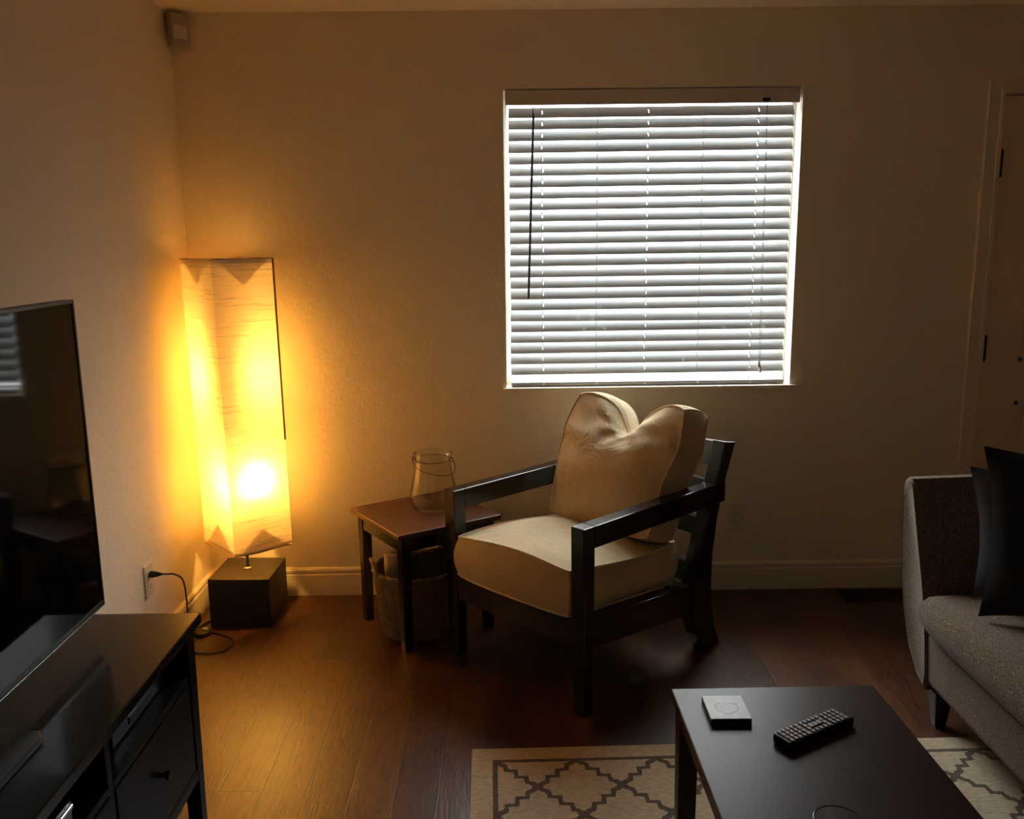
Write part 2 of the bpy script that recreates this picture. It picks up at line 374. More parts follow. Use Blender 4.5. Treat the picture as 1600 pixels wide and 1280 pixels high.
# ------------------------------------------------------------------ room shell
XL, XR, YB, YF, ZC = -1.314, 3.4, 3.78, -1.7, 2.44
WX0, WX1, WZ0, WZ1 = .001, 1.213, .922, 2.142       # window opening
DX0, DX1, DZ1 = 2.03, 2.86, 2.10                      # door opening
struct(MB().box(XL - .15, XR + .15, YF - .15, YB + .15, -.12, 0).build('floor', M['floor']))
struct(MB().box(XL - .15, XR + .15, YF - .15, YB + .15, ZC, ZC + .12).build('ceiling', M['ceiling']))
struct(MB().box(XL - .15, XL, YF - .15, YB + .15, 0, ZC).build('wall_left', M['wall']))
struct(MB().box(XR, XR + .15, YF - .15, YB + .15, 0, ZC).build('wall_right', M['wall']))
struct(MB().box(XL, XR, YF - .15, YF, 0, ZC).build('wall_front', M['wall']))
wb = MB(); T = .15
wb.box(XL, WX0, YB, YB + T, 0, ZC); wb.box(WX1, DX0, YB, YB + T, 0, ZC); wb.box(DX1, XR, YB, YB + T, 0, ZC)
wb.box(WX0, WX1, YB, YB + T, 0, WZ0); wb.box(WX0, WX1, YB, YB + T, WZ1, ZC); wb.box(DX0, DX1, YB, YB + T, DZ1, ZC)
struct(wb.build('wall_back', M['wall']))
# baseboards: flat board, groove, rounded cap
def base_profile(d):   # (depth from wall, height)
    return [(0, 0), (.014, 0), (.014, .096), (.009, .100), (.009, .103), (.013, .106), (.013, .117), (.008, .125), (0, .128)]
bb = MB()
bb.prism([(YB - p, z) for p, z in base_profile(0)], 'x', XL, 1.962)
struct(bb.build('baseboard_back', M['trim']))
struct(MB().prism([(YB - p, z) for p, z in base_profile(0)], 'x', 2.93, XR).build('baseboard_back_right', M['trim']))
struct(MB().prism([(XL + p, z) for p, z in base_profile(0)], 'y', YF, YB).build('baseboard_left', M['trim']))
struct(MB().prism([(XR - p, z) for p, z in base_profile(0)], 'y', YF, YB).build('baseboard_right', M['trim']))
# door casing (one frame) with a stepped face
tr = MB()
for x0, x1 in ((1.962, 2.027), (2.863, 2.928)):
    tr.box(x0, x1, YB - .016, YB, 0, 2.102)
    tr.box(x0 + (.046 if x0 < 2.5 else .003), x1 - (.003 if x0 < 2.5 else .046), YB - .021, YB - .016, 0, 2.102)
tr.box(1.962, 2.928, YB - .016, YB, 2.102, 2.152); tr.box(2.008, 2.882, YB - .021, YB - .016, 2.102, 2.118)
struct(tr.build('trim_1', M['trim']))
struct(MB().box(DX0, DX1, YB + .052, YB + .149, 0, DZ1).build('door_light_block', M['slot']))  # dark block added behind the door, stops sky light and darkens its gap
# door: slab with six raised panels, three hinges
dr = MB()
dr.box(DX0 + .005, DX1 - .005, YB + .006, YB + .046, .008, DZ1 - .005)
door = struct(dr.build('door_1', M['door']))
pw = .235
for px in (DX0 + .165, DX1 - .165 - pw):
    for z0, z1 in ((.22, .83), (1.02, 1.66), (1.78, 1.95)):
        p = MB()
        o = [(px, z0), (px + pw, z0), (px + pw, z1), (px, z1)]
        for k in range(4):
            a, b_ = o[k], o[(k + 1) % 4]
            x0, x1 = sorted((a[0], b_[0])); zz0, zz1 = sorted((a[1], b_[1]))
            p.box(x0 - .011, x1 + .011, YB - .001, YB + .007, zz0 - .011, zz1 + .011)
        p.box(px + .035, px + pw - .035, YB + .001, YB + .007, z0 + .035, z1 - .035)
        p.build('door_panel', M['door'], door, bevel=.004)
for hz in (.22, 1.068, 1.83):
    h = MB(); h.box(DX0 - .012, DX0 - .001, YB - .008, YB + .02, hz - .054, hz + .054); h.box(DX0 + .001, DX0 + .018, YB + .002, YB + .010, hz - .054, hz + .054)
    h.tube([(DX0, YB - .006, hz - .058), (DX0, YB - .006, hz + .058)], .007, 10)
    h.build('door_hinge', M['hinge'], door, label='dark bronze hinge')
kn = MB(); kn.lathe([(.0, 0), (.032, 0), (.032, .006), (.012, .010), (.012, .035), (.026, .045), (.028, .058), (.018, .070), (0, .072)], 20)
kn.build('door_knob', M['hinge'], door, loc=(DX1 - .07, YB + .006, .96), rot=(PI / 2, 0, 0))
# window: vinyl frame, one pane, wooden sill
wf = MB(); y0, y1 = YB + .085, YB + .135
wf.box(WX0, WX0 + .016, y0, y1, WZ0, WZ1); wf.box(WX1 - .016, WX1, y0, y1, WZ0, WZ1)
wf.box(WX0 + .016, WX1 - .016, y0, y1, WZ0, WZ0 + .03); wf.box(WX0 + .016, WX1 - .016, y0, y1, WZ1 - .03, WZ1)
win = struct(wf.build('window_1', M['vinyl'], bevel=.003))
for x0, x1 in ((WX0 + .012, WX1 - .012),):
    MB().box(x0, x1, YB + .108, YB + .112, WZ0 + .025, WZ1 - .025).build('window_pane', M['pane'], win)
sl = MB(); sl.box(-.012, 1.238, YB - .020, YB, WZ0 - .016, WZ0 + .002); sl.box(WX0, WX1, YB, YB + .085, WZ0 - .002, WZ0 + .002)
sl.build('window_sill', M['trim'], win, bevel=.004)

# ------------------------------------------------------------------ window blind
bl = thing('window_blind', 'white horizontal slat blind, tilted half shut, hanging in the window', 'blind', (0, YB + .040, 0))
hr = MB(); hr.box(.010, 1.204, -.024, .026, 2.098, 2.138); hr.box(.010, 1.204, -.034, -.026, 2.079, 2.138)
hr.build('valance', M['valance'], bl, bevel=.003, label='tan looking valance across the top')
LAD = (.160, .388, .595, .822, 1.047)
SX0, SX1 = .022, 1.190
def slat_mesh():
    xs = [SX0]
    for lx in LAD[::2]: xs += [lx - .0020, lx + .0020]
    xs.append(SX1)
    w = .050; nv = 10
    mb = MB()
    def prof(t):      # t 0..1 across the slat: crowned
        c = (t - .5); return c * w, .0030 * (1 - (2 * c) ** 2)
    top, bot = [], []
    for x in xs:
        top.append([(x, prof(j / nv)[0], prof(j / nv)[1] + .0013) for j in range(nv + 1)])
        bot.append([(x, prof(j / nv)[0], prof(j / nv)[1] - .0013) for j in range(nv + 1)])
    n = nv + 1; vs = [p for r in top for p in r] + [p for r in bot for p in r]; o = len(xs) * n; fs = []
    for i in range(len(xs) - 1):
        hole = i % 2 == 1
        for j in range(nv):
            if hole and 3 <= j <= 6: continue
            fs.append((i * n + j, i * n + j + 1, (i + 1) * n + j + 1, (i + 1) * n + j))
            fs.append((o + i * n + j, o + (i + 1) * n + j, o + (i + 1) * n + j + 1, o + i * n + j + 1))
        for j in (0, nv):
            fs.append((i * n + j, (i + 1) * n + j, o + (i + 1) * n + j, o + i * n + j))
    for i in (0, len(xs) - 1):
        for j in range(nv): fs.append((i * n + j, i * n + j + 1, o + i * n + j + 1, o + i * n + j))
    mb.add(vs, fs, True); return mb.mesh('slat', M['slat'])
sm = slat_mesh()
TILT = math.radians(53)
SLATZ = []
for k in range(24):
    o = bpy.data.objects.new('slat', sm); COL.objects.link(o); o.parent = bl
    t = TILT + math.radians(random.uniform(-1.6, 1.6))
    if k == 0: t = math.radians(56)
    zc = 2.0325 - k * .0460 + .5 * .05 * math.sin(TILT)
    SLATZ.append(zc)
    o.location = (random.uniform(-.002, .002), 0, zc)
    o.rotation_euler = (t, random.uniform(-.0012, .0012) - .003, 0)   # room edge low, outer edge high
    if k == 18: o.rotation_euler = (TILT - .03, .004, 0)
# small peeled flecks of paint on a few slats
for x, k in ((.40, 17), (.31, 18), (.37, 18), (.33, 19), (.42, 19), (.93, 19), (1.10, 19), (.76, 22)):
    q = MB(); r = .006
    q.grid(lambda a, b: (x - r + 2 * r * a, -.021 - .007 * math.sin(a * PI) - .003 * b, SLATZ[k] - .012 + .010 * b), 5, 2)
    q.build('paint_curl', M['slat'], bl)
br = MB(); br.box(SX0, SX1 + .004, -.026, .026, .9265, .9435)
br.build('bottom_rail', M['rail'], bl, bevel=.004)
for lx in LAD:
    p = MB(); p.lathe([(0, -.001), (.006, -.001), (.006, .003), (0, .004)], 12)
    p.build('cord_plug', M['valance'], bl, loc=(lx, -.026, .935), rot=(PI / 2, 0, 0))
    c = MB()
    for yy in (-.0225, .0225): c.tube([(lx - .004, yy, 2.10), (lx - .004, yy, .94)], .0007, 5)
    c.tube([(lx, 0, 2.10), (lx, 0, .94)], .0009, 5)
    c.build('ladder_cord', M['cord_white'], bl)
w = MB(); w.tube([(.122, -.036, 2.055), (.1235, -.039, 2.03), (.098, -.041, 1.303)], [.002, .0052, .0048], 8)
w.tube([(.122, -.030, 2.085), (.122, -.036, 2.05)], .0018, 6)
w.build('tilt_wand', M['wand'], bl, label='dark tilt wand')
lk = MB(); lk.box(1.052, 1.082, -.041, -.033, 2.085, 2.097)
lock = lk.build('cord_lock', M['wire'], bl, bevel=.002)
for dx, ln, ex in ((0, 1.028, .010), (.003, 1.006, .014)):
    c = MB(); pts = [(1.068 + dx + ex * t, -.038 - .002 * math.sin(t * 7), 2.088 - (2.088 - ln) * t) for t in [i / 14 for i in range(15)]]
    c.tube(pts, .0011, 5); c.lathe([(0, ln + .004), (.003, ln), (.006, ln - .022), (.005, ln - .03), (0, ln - .031)], 10, pts[-1][0], pts[-1][1])
    c.build('lift_cord', M['valance'], bl)

# ------------------------------------------------------------------ ceiling corner sensor
sn = thing('motion_sensor', 'small white alarm sensor high in the corner beneath the ceiling', 'sensor', (XL + .042, YB - .042, 2.365), math.radians(45))
p = MB(); p.prism([(-.036, -.03), (.036, -.03), (.036, .012), (.018, .03), (-.018, .03), (-.036, .012)], 'z', -.062, .062)
p.build('housing', M['sensor'], sn, bevel=.006, segs=3)
p = MB(); p.grid(lambda a, b: (-.026 + .052 * a, -.030 - .005 * math.sin(a * PI), -.035 + .05 * b), 10, 3); p.build('lens', M['plate'], sn)

# ------------------------------------------------------------------ wall outlets
def outlet(loc, rot, label, rz=0):
    t = thing('wall_outlet', label, 'outlet', loc, rot)
    MB().box(-.039, .039, -.006, 0, -.062, .062).build('cover_plate', M['plate'], t, bevel=.003)
    for dz in (-.021, .021):
        r = MB(); r.prism([(.017 * math.cos(a) if abs(math.cos(a)) < .9 else .0155 * (1 if math.cos(a) > 0 else -1), dz + .014 * math.sin(a)) for a in [i * PI / 12 for i in range(24)]], 'y', -.008, -.005)
        rc = r.build('receptacle', M['plate'], t)
        s = MB(); s.box(-.008, -.0055, -.0085, -.0079, dz - .002, dz + .007); s.box(.0055, .008, -.0085, -.0079, dz - .002, dz + .006)
        s.lathe([(0, 0), (.003, 0), (.003, .0006), (0, .0006)], 8); 
        s.v = [(x, y, z) if i < 16 else (x, -.0085 + z, dz - .008 + y) for i, (x, y, z) in enumerate(s.v)]
        s.build('slots', M['slot'], rc)
    return t
outlet((1.004, YB, .332), 0, 'pale electrical outlet on the back wall right of the armchair')
outlet((XL, 3.10, .345), math.radians(90), 'pale electrical outlet on the left wall with lamp plug in it')

# ------------------------------------------------------------------ floor lamp
LX, LY = -1.094, 3.573
lamp = thing('floor_lamp', 'tall lit rice paper floor lamp on a black cube base in the corner', 'lamp', (LX, LY, 0), 0)
b_ = MB(); b_.box(-.125, .125, -.129, .127, 0, .206); b_.build('base', M['base_laminate'], lamp, bevel=.002, rot=(0, 0, -.03), label='black brown cube base')
p = MB(); p.lathe([(0, .206), (.016, .206), (.016, .210), (.0095, .214), (.0085, .22), (.0085, .70), (.021, .71), (.021, 1.30), (0, 1.30)], 20)
pole = p.build('pole', M['steel'], lamp)
# shade: square sleeve of crinkled paper standing 45 degrees to the walls
sh_z0, sh_z1, S2 = .318, 1.487, .129
ANG = math.radians(44)
sh = MB()
cor = [(-S2, -S2), (S2, -S2), (S2, S2), (-S2, S2)]
def shade_pt(i, a, b):
    (x0, y0), (x1, y1) = cor[i], cor[(i + 1) % 4]
    z = sh_z0 + (sh_z1 - sh_z0) * b
    x, y = x0 + (x1 - x0) * a, y0 + (y1 - y0) * a
    k = 1 - .035 * math.sin(a * PI) * math.sin(b * PI)            # paper draws in slightly between the hoops
    k += .006 * math.sin(b * 57 + i) * math.sin(a * PI) * math.sin(a * 5 + b * 31)
    zz = z - (.010 * (1 - b) * math.sin(3 * a + i))
    return (x * k + .010 * (1 - b), y * k - .004 * (1 - b), zz)
for i in range(4): sh.grid(lambda a, b, i=i: shade_pt(i, a, b), 14, 110)
shade = sh.build('shade', M['paper'], lamp, rot=(0, 0, ANG), label='glowing crinkled paper shade')
for i in range(4):       # folded paper corners at top and bottom, a second layer inside each face
    for top in (True, False):
        q = MB()
        def fp(a, b, i=i, top=top):
            h = .105 * (1 - abs(2 * a - 1)) if top else .105 * (1 - abs(2 * a - 1))
            bb = 1 - (h * b) / (sh_z1 - sh_z0) if top else (h * b) / (sh_z1 - sh_z0)
            x, y, z = shade_pt(i, .05 + .9 * a, bb); return (x * .988, y * .988, z)
        q.grid(fp, 12, 6); q.build('paper_fold', M['paper_fold'], shade)
    for b0, b1 in ((0, .012), (1, -.016)):       # doubled hem along the bottom and top hoops
        q = MB(); q.grid(lambda a, b, i=i: tuple(c * (1.006 if k < 2 else 1) for k, c in enumerate(shade_pt(i, a, b0 + b1 * b))), 14, 2)
        q.build('hem', M['paper_fold'], shade)
q = MB()
q.grid(lambda a, b: tuple(c * .97 for c in ((2 * a - 1) * S2, (2 * b - 1) * S2)) + (sh_z1 - .012 + .004 * math.sin(9 * a + 4 * b),), 10, 10)
q.build('top_diffuser', M['paper_diffuser'], shade)  # added lid, spreads the light leaving the shade so no streaks form
for nm, bb in (('top', 1.0), ('bottom', 0.0)):
    q = MB(); q.tube([shade_pt(i, 0, bb) for i in range(4)], .0018, 6, closed=True)
    c0 = shade_pt(0, 0, bb); 
    for i in range(4):
        a = shade_pt(i, 0, bb); q.tube([(0, 0, a[2]), a], .0016, 6)
    q.build('wire_frame', M['tan_seam'], shade)
q = MB()
q.tube([tuple(c * 1.004 for c in shade_pt(1, 0, 1 - .62 * t)[:2]) + (shade_pt(1, 0, 1 - .62 * t)[2],) for t in [i / 20 for i in range(21)]], .0042, 6)
q.build('seam_strip', M['tan_seam'], shade, label='tan strip down one corner')
BW = 1.0
for (bx, by, bz, pw_) in ((.058, -.062, .600, 9.0), (-.004, .052, 1.02, 9.0)):
    s_ = MB(); s_.lathe([(.014, bz - .075), (.015, bz - .03), (.013, bz - .028), (0, bz - .028)], 14, bx, by)
    s_.tube([(0, 0, bz - .07), (bx, by, bz - .07)], .006, 8)
    sk = s_.build('socket', M['slot'], lamp)
    g = MB(); g.lathe([(.012, bz - .03), (.018, bz - .018), (.027, bz + .002), (.028, bz + .014), (.020, bz + .030), (.008, bz + .036), (0, bz + .037)], 18, bx, by)
    g.build('light_bulb', M['bulb'], lamp, label='lit warm bulb')
def smooth(pts, n=8):
    P = [Vector(p) for p in pts]; out = []
    for i in range(len(P) - 1):
        a = P[max(i - 1, 0)]; b = P[i]; c = P[i + 1]; d = P[min(i + 2, len(P) - 1)]
        for k in range(n):
            t = k / n; out.append(.5 * ((2 * b) + (c - a) * t + (2 * a - 5 * b + 4 * c - d) * t * t + (3 * b - a - 3 * c + d) * t ** 3))
    out.append(P[-1]); return out
cp = [(-1.270, 3.10, .366), (-1.245, 3.10, .366), (-1.215, 3.105, .362), (-1.19, 3.11, .33), (-1.185, 3.11, .22), (-1.195, 3.10, .08), (-1.21, 3.11, .012),
      (-1.225, 3.20, .0045), (-1.245, 3.33, .0045), (-1.24, 3.395, .006), (-1.19, 3.385, .0045), (-1.11, 3.335, .0045), (-1.085, 3.28, .0045), (-1.11, 3.215, .0045), (-1.19, 3.205, .0045), (-1.255, 3.27, .0045), (-1.27, 3.42, .0045), (-1.235, 3.52, .0045), (-1.212, 3.55, .012)]
c = MB(); c.tube(smooth([(x - LX, y - LY, z) for x, y, z in cp]), .0032, 7); cord = c.build('power_cord', M['cord'], lamp)
p = MB(); p.tube([(-1.305 - LX, 3.10 - LY, .366), (-1.300 - LX, 3.10 - LY, .366), (-1.282 - LX, 3.10 - LY, .366), (-1.262 - LX, 3.10 - LY, .366)], [.012, .013, .010, .0045], 10); p.build('plug', M['cord'], cord)
p = MB(); p.lathe([(0, 0), (.036, 0), (.038, .006), (.034, .014), (.020, .019), (0, .0195)], 24, -1.237 - LX, 3.385 - LY)
sw = p.build('foot_switch', M['cord'], cord)
p = MB(); p.lathe([(0, .0195), (.012, .0195), (.011, .024), (0, .025)], 16, -1.224 - LX, 3.385 - LY); p.build('switch_button', M['grey_plastic'], sw)

# ------------------------------------------------------------------ media console
CX0, CX1, CY0, CY1, CH = -1.298, -.816, .70, 2.235, .59
con = thing('media_console', 'long black media console with open shelves under the television', 'console', (0, 0, 0))
MB().box(CX0, CX1, CY0, CY1, CH - .028, CH).build('top', M['console'], con, bevel=.003)
FX = CX1 - .014; e1, e0 = CY1 - .026, CY0 + .026
for ya, yb in ((e1 - .02, e1), (e0, e0 + .02)):
    MB().box(CX0 + .01, FX - .01, ya, yb, .16, CH - .028).build('side_panel', M['console_front'], con)
divs = (1.69, 1.20)
for y in divs: MB().box(CX0 + .012, FX - .004, y - .011, y + .011, .18, CH - .028).build('divider', M['console_front'], con)
MB().box(CX0, CX0 + .010, e0 + .02, e1 - .02, .17, CH - .028).build('back_panel', M['console_front'], con)
MB().box(CX0 + .012, FX - .002, e0 + .02, e1 - .02, .165, .182).build('bottom_panel', M['console_front'], con)
MB().box(FX - .022, FX, e0 + .05, e1 - .05, .150, .178).build('apron', M['console_front'], con, bevel=.002)
for yl, s in ((e1, -1), (e0, 1)):
    for xx, t in ((FX, -1), (CX0 + .01, 1)):
        w0, w1 = .052, .036
        def quad(w, z, dy): return [(xx, yl + s * dy, z), (xx + t * w, yl + s * dy, z), (xx + t * w, yl + s * (dy + w), z), (xx, yl + s * (dy + w), z)]
        MB().hexa(quad(w1, 0, .012), quad(w0, CH - .028, 0)).build('leg', M['console_front'], con, bevel=.002)
bays = ((divs[0] + .012, e1 - .056), (divs[1] + .012, divs[0] - .012), (e0 + .056, divs[1] - .012))
for k, (ya, yb) in enumerate(bays):
    MB().box(CX0 + .012, FX - .003, ya, yb, .429, .447).build('shelf', M['console_front'], con, bevel=.0015)
    d = MB().box(FX - .020, FX - .001, ya + .003, yb - .003, .186, .424).build('drawer', M['console_front'], con, bevel=.002)
    ym = (ya + yb) / 2
    p = MB(); p.lathe([(0, 0), (.009, 0), (.006, .008), (.012, .018), (.011, .024), (0, .026)], 16)
    p.build('knob', M['hinge'], d, loc=(FX - .002, ym, .315), rot=(0, PI / 2, 0))
def cable_box(label, loc, rz, sx, sy, sz, trim):
    t = thing('cable_box', label, 'electronics', loc, rz)
    MB().box(-sx / 2, sx / 2, -sy / 2, sy / 2, .003, sz).build('case', M['box_black'], t, bevel=.003)
    for a in (-1, 1):
        for b in (-1, 1): MB().lathe([(0, 0), (.008, 0), (.008, .004), (0, .004)], 10, a * (sx / 2 - .02), b * (sy / 2 - .02)).build('rubber_foot', M['cord'], t)
    if trim:
        q = MB(); q.tube([(sx / 2 + .002, -sy / 2 + .01, sz - .012), (sx / 2 + .002, sy / 2 - .008, sz - .012)], .0055, 10); q.build('chrome_trim', M['chrome'], t, label='chrome strip along the front edge')
    else:
        MB().box(sx / 2 - .001, sx / 2 + .003, -sy * .2, sy * .2, sz * .35, sz * .75).build('display_window', M['screen'], t)
    return t
cable_box('black media player with chrome front strip in the console middle bay', (-.955, 1.385, .4475), 0, .24, .30, .075, True)
cable_box('black cable box on the console shelf bay nearest the lamp', (-1.00, 1.96, .4475), 0, .24, .30, .045, False)
hd = thing('hard_drive', 'small grey box lying on the black cable box in the console', 'electronics', (-.97, 1.90, .4928), math.radians(24))
MB().box(-.045, .045, -.06, .06, 0, .020).build('case', M['grey_plastic'], hd, bevel=.003)
MB().box(-.003, .003, -.058, -.062, .007, .011).build('indicator', M['slot'], hd)

# ------------------------------------------------------------------ television
TVX, TVW, TVZ0, TVZ1 = -1.018, 1.33, .661, 1.424
tv = thing('television', 'large flat black television standing on the media console', 'television', (TVX, 2.135 - TVW / 2, CH), math.radians(.3))
z0, z1, hw = TVZ0 - CH, TVZ1 - CH, TVW / 2
MB().box(-.028, -.002, -hw, hw, z0, z1).build('back_case', M['tv_shell'], tv, bevel=.006, segs=3)
MB().box(-.075, -.026, -hw * .6, hw * .6, z0 + .04, z0 + .42).build('electronics_bulge', M['tv_shell'], tv, bevel=.02)
MB().box(-.002, .0005, -hw + .009, hw - .009, z0 + .012, z1 - .009).build('screen', M['screen'], tv, label='dark glossy screen reflecting the window blind')
q = MB()
q.box(-.003, .003, -hw, -hw + .009, z0, z1); q.box(-.003, .003, hw - .009, hw, z0, z1); q.box(-.003, .003, -hw, hw, z1 - .009, z1); q.box(-.003, .003, -hw, hw, z0 + .003, z0 + .012)
q.build('bezel', M['tv_shell'], tv, bevel=.0015)
MB().box(-.002, .0055, -hw + .004, hw - .006, z0 + .0005, z0 + .0024).build('lower_glint_strip', M['bezel_glint'], tv, label='thin bright strip put in as the highlight on the lower edge')  # window highlight along the bezel, built as a bright coloured strip
q = MB(); q.box(-.050, -.022, -.11, .11, .010, z0 + .10); q.build('stand_neck', M['tv_shell'], tv, bevel=.003)
q = MB(); q.prism([(-.13, -.20), (.08, -.17), (.10, -.14), (.10, .14), (.08, .17), (-.13, .20)], 'z', 0, .012); q.build('stand_base', M['tv_shell'], tv, bevel=.003)

# ------------------------------------------------------------------ cushions
def cushion(parent, name, m, w, d, h, crown=.02, bulge=.012, rnd=.06, nx=22, ny=22, nz=6, deform=None, pipe=None, pr=.0042, loc=None, rot=None, label=None):
    """boxed cushion: w along x, d along y, h along z, crowned faces, bulged walls, optional cord piping on both seams"""
    def pt(s, t, r):
        a = 1 - rnd * abs(t) ** 7; b = 1 - rnd * abs(s) ** 7
        x = w / 2 * s * a; y = d / 2 * t * b
        k = bulge * (1 - r * r)
        x += k * (abs(s) ** 8) * (1 if s > 0 else -1); y += k * (abs(t) ** 8) * (1 if t > 0 else -1)
        z = r * (h / 2 + crown * (1 - abs(s) ** 2.6) * (1 - abs(t) ** 2.6))
        p = (x, y, z)
        return deform(p, s, t, r) if deform else p
    q = MB()
    u = lambda a: 2 * a - 1
    q.grid(lambda a, b: pt(u(a), u(b), 1), nx, ny); q.grid(lambda a, b: pt(u(a), u(b), -1), nx, ny)
    for s in (-1, 1): q.grid(lambda a, b: pt(s, u(a), u(b)), ny, nz); q.grid(lambda a, b: pt(u(a), s, u(b)), nx, nz)
    o = q.build(name, m, parent, loc=loc, rot=rot, label=label)
    if pipe:
        for r in (-1, 1):
            path = [pt(u(i / nx), -1, r) for i in range(nx)] + [pt(1, u(i / ny), r) for i in range(ny)] + [pt(-u(i / nx), 1, r) for i in range(nx)] + [pt(-1, -u(i / ny), r) for i in range(ny)]
            g = MB(); g.tube(path, pr, 6, closed=True); g.build('piping', pipe, o)
    return o

# ------------------------------------------------------------------ armchair
CW = .685
ch = thing('armchair', 'dark wood armchair with cream cushions below the window', 'armchair', (.237, 2.687, 0), math.radians(43.5))
E_ = M['espresso']; AT = .65
def side(y0, y1):
    f = MB(); f.hexa([(.006, y0, 0), (.050, y0, 0), (.050, y1, 0), (.006, y1, 0)], [(0, y0, AT), (.056, y0, AT), (.056, y1, AT), (0, y1, AT)]); f.build('leg', E_, ch, bevel=.003)
    a = MB(); a.prism([(.056, AT), (.80, AT), (.80, AT - .078), (.056, AT - .074)], 'y', y0, y1); a.build('armrest', E_, ch, bevel=.003)
    outer = [(.795, 0), (.765, .07), (.738, .15), (.726, .25), (.728, .38), (.752, .52), (.800, .66), (.858, .79)]
    inner = [(.790, .802), (.742, .67), (.690, .53), (.640, .40), (.606, .28), (.612, .17), (.645, .08), (.695, 0)]
    p = MB(); p.prism(outer + inner, 'y', y0, y1); p.build('back_post', E_, ch, bevel=.003)
    r = MB(); r.prism([(.050, .335), (.62, .288), (.62, .175), (.050, .232)], 'y', y0 + .008, y1 - .008); r.build('side_rail', E_, ch, bevel=.002)
side(0, .055); side(CW - .055, CW)
MB().prism([(.008, .232), (.045, .232), (.045, .335), (.008, .335)], 'y', .055, CW - .055).build('front_rail', E_, ch, bevel=.002)
for zt, dz in ((.792, .085), (.655, .06), (.52, .06), (.36, .07)):
    xi = lambda z: .606 + (.79 - .606) * max(0, (z - .28) / .52) ** 1.15
    p = MB()
    def back_rail(a, b, zt=zt, dz=dz):
        y = .055 + (CW - .11) * a; bow = .018 * math.sin(a * PI)
        k = [(0, 0), (1, 0), (1, 1), (0, 1), (0, 0)][round(b * 4)]
        z = zt - dz * (1 - k[1]); return (xi(z) + .018 + bow + .024 * k[0], y, z)
    p.grid(back_rail, 12, 4, smooth=False); p.build('back_rail', E_, ch)
for k in range(5):
    x = .10 + k * .115; p = MB(); zz = .318 - .075 * (x - .1); p.box(x, x + .06, .047, CW - .047, zz - .018, zz - .004); p.build('seat_slat', E_, ch)
def seat_def(p, s, t, r):
    x, y, z = p
    z += .006 * math.sin(3.1 * s + 2 * t) * (1 if r > 0 else 0)
    if r > .9: z += .012 * (1 - t * t) * (1 - s)
    if s < -.9 and r < 1: x -= .006 * math.sin(2.5 * t + 1)
    return (x, y, z)
cushion(ch, 'seat_cushion', M['chair_cloth'], .605, CW - .114, .146, crown=.034, bulge=.014, rnd=.05, nx=26, ny=26, deform=seat_def, pipe=M['piping'], loc=(.289, CW / 2, .3915), rot=(0, math.radians(4.2), 0), label='thick cream seat cushion with piped edges')
def back_def(p, s, t, r):
    # s across, t up, r thickness (+ towards the sitter)
    x, y, z = p
    up = max(0, (t + .1) / 1.1)
    s0 = s - .04
    notch = math.exp(-(abs(s0) / .30) ** 1.35)
    y -= .136 * notch * up ** 2.2
    y += .008 * up ** 3 * (math.exp(-((s - .80) / .32) ** 2) + math.exp(-((s + .80) / .32) ** 2))
    x *= 1 - .035 * up ** 3 + .03 * (1 - abs(t)) 
    k = min(1, max(0, (t + .25) / .85)); lim = .232 + .050 * k * k * (3 - 2 * k)     # pressed in beside the armrest
    if x > .05: x = .05 + (x - .05) * min(1, (lim - .05) / .225)
    # crease across the face under the notch, upper half falls back
    if r > 0:
        g = math.exp(-((t - .42 - .18 * s0 * s0) / .13) ** 2) * math.exp(-(s0 / .62) ** 2)
        z -= .012 * g * r
        z -= .085 * max(0, t - .40) * math.exp(-((s0 + .12) / .62) ** 2) * r
        z += .022 * math.exp(-((t + .25) / .5) ** 2) * (1 - s * s) * r
        z += .010 * math.exp(-((t - .62 + .55 * (s0 + .05)) / .05) ** 2) * (1 if s0 < 0 else 0) * math.exp(-((s + .35) / .3) ** 2)
        dx, dy = s - .04, t - .80
        rr = math.hypot(dx, dy); an = math.atan2(dy, dx)
        z += .0050 * math.cos(8 * an + 1.0) * math.exp(-((rr - .42) / .24) ** 2) * r
        z += .005 * math.sin(11 * t + 4 * s) * math.exp(-((s + .75) / .3) ** 2) * math.exp(-((t - .45) / .4) ** 2) * r
    # pinched top wall at the notch
    z *= 1 - .25 * notch * max(0, t) ** 3
    z -= .02 * max(0, t) ** 3 * (1 - notch)
    return (x, y, z)
cushion(ch, 'back_cushion', M['chair_cloth'], .53, .49, .155, crown=.035, bulge=.012, rnd=.05, nx=40, ny=40, nz=8, deform=back_def, pipe=M['piping'], pr=.0035,
        loc=(.560, .285, .705), rot=(math.radians(90 - 17), 0, math.radians(-90)), label='plump cream back cushion with a dented top')

# ------------------------------------------------------------------ side table, jar, basket
cA = Vector((-.405, 3.152)); cL = Vector((-.645, 3.52))
ey = (cL - cA); tl = ey.length; ey.normalize(); ex = Vector((ey.y, -ey.x)); ta = math.atan2(ex.y, ex.x); TW = .452
st = thing('side_table', 'small square red brown side table between lamp and armchair', 'table', (cA.x, cA.y, 0), ta)
MB().box(0, TW, 0, tl, .458, .480).build('tabletop', M['cherry'], st, bevel=.003)
for x in (.022, TW - .064):
    for y in (.022, tl - .064):
        MB().hexa([(x + .004, y + .004, 0), (x + .038, y + .004, 0), (x + .038, y + .038, 0), (x + .004, y + .038, 0)], [(x, y, .458), (x + .042, y, .458), (x + .042, y + .042, .458), (x, y + .042, .458)]).build('leg', M['espresso'], st, bevel=.002)
for x in (.026, TW - .044): MB().box(x, x + .018, .064, tl - .064, .400, .458).build('apron', M['espresso'], st)
for y in (.026, tl - .044): MB().box(.064, TW - .064, y, y + .018, .400, .458).build('apron', M['espresso'], st)

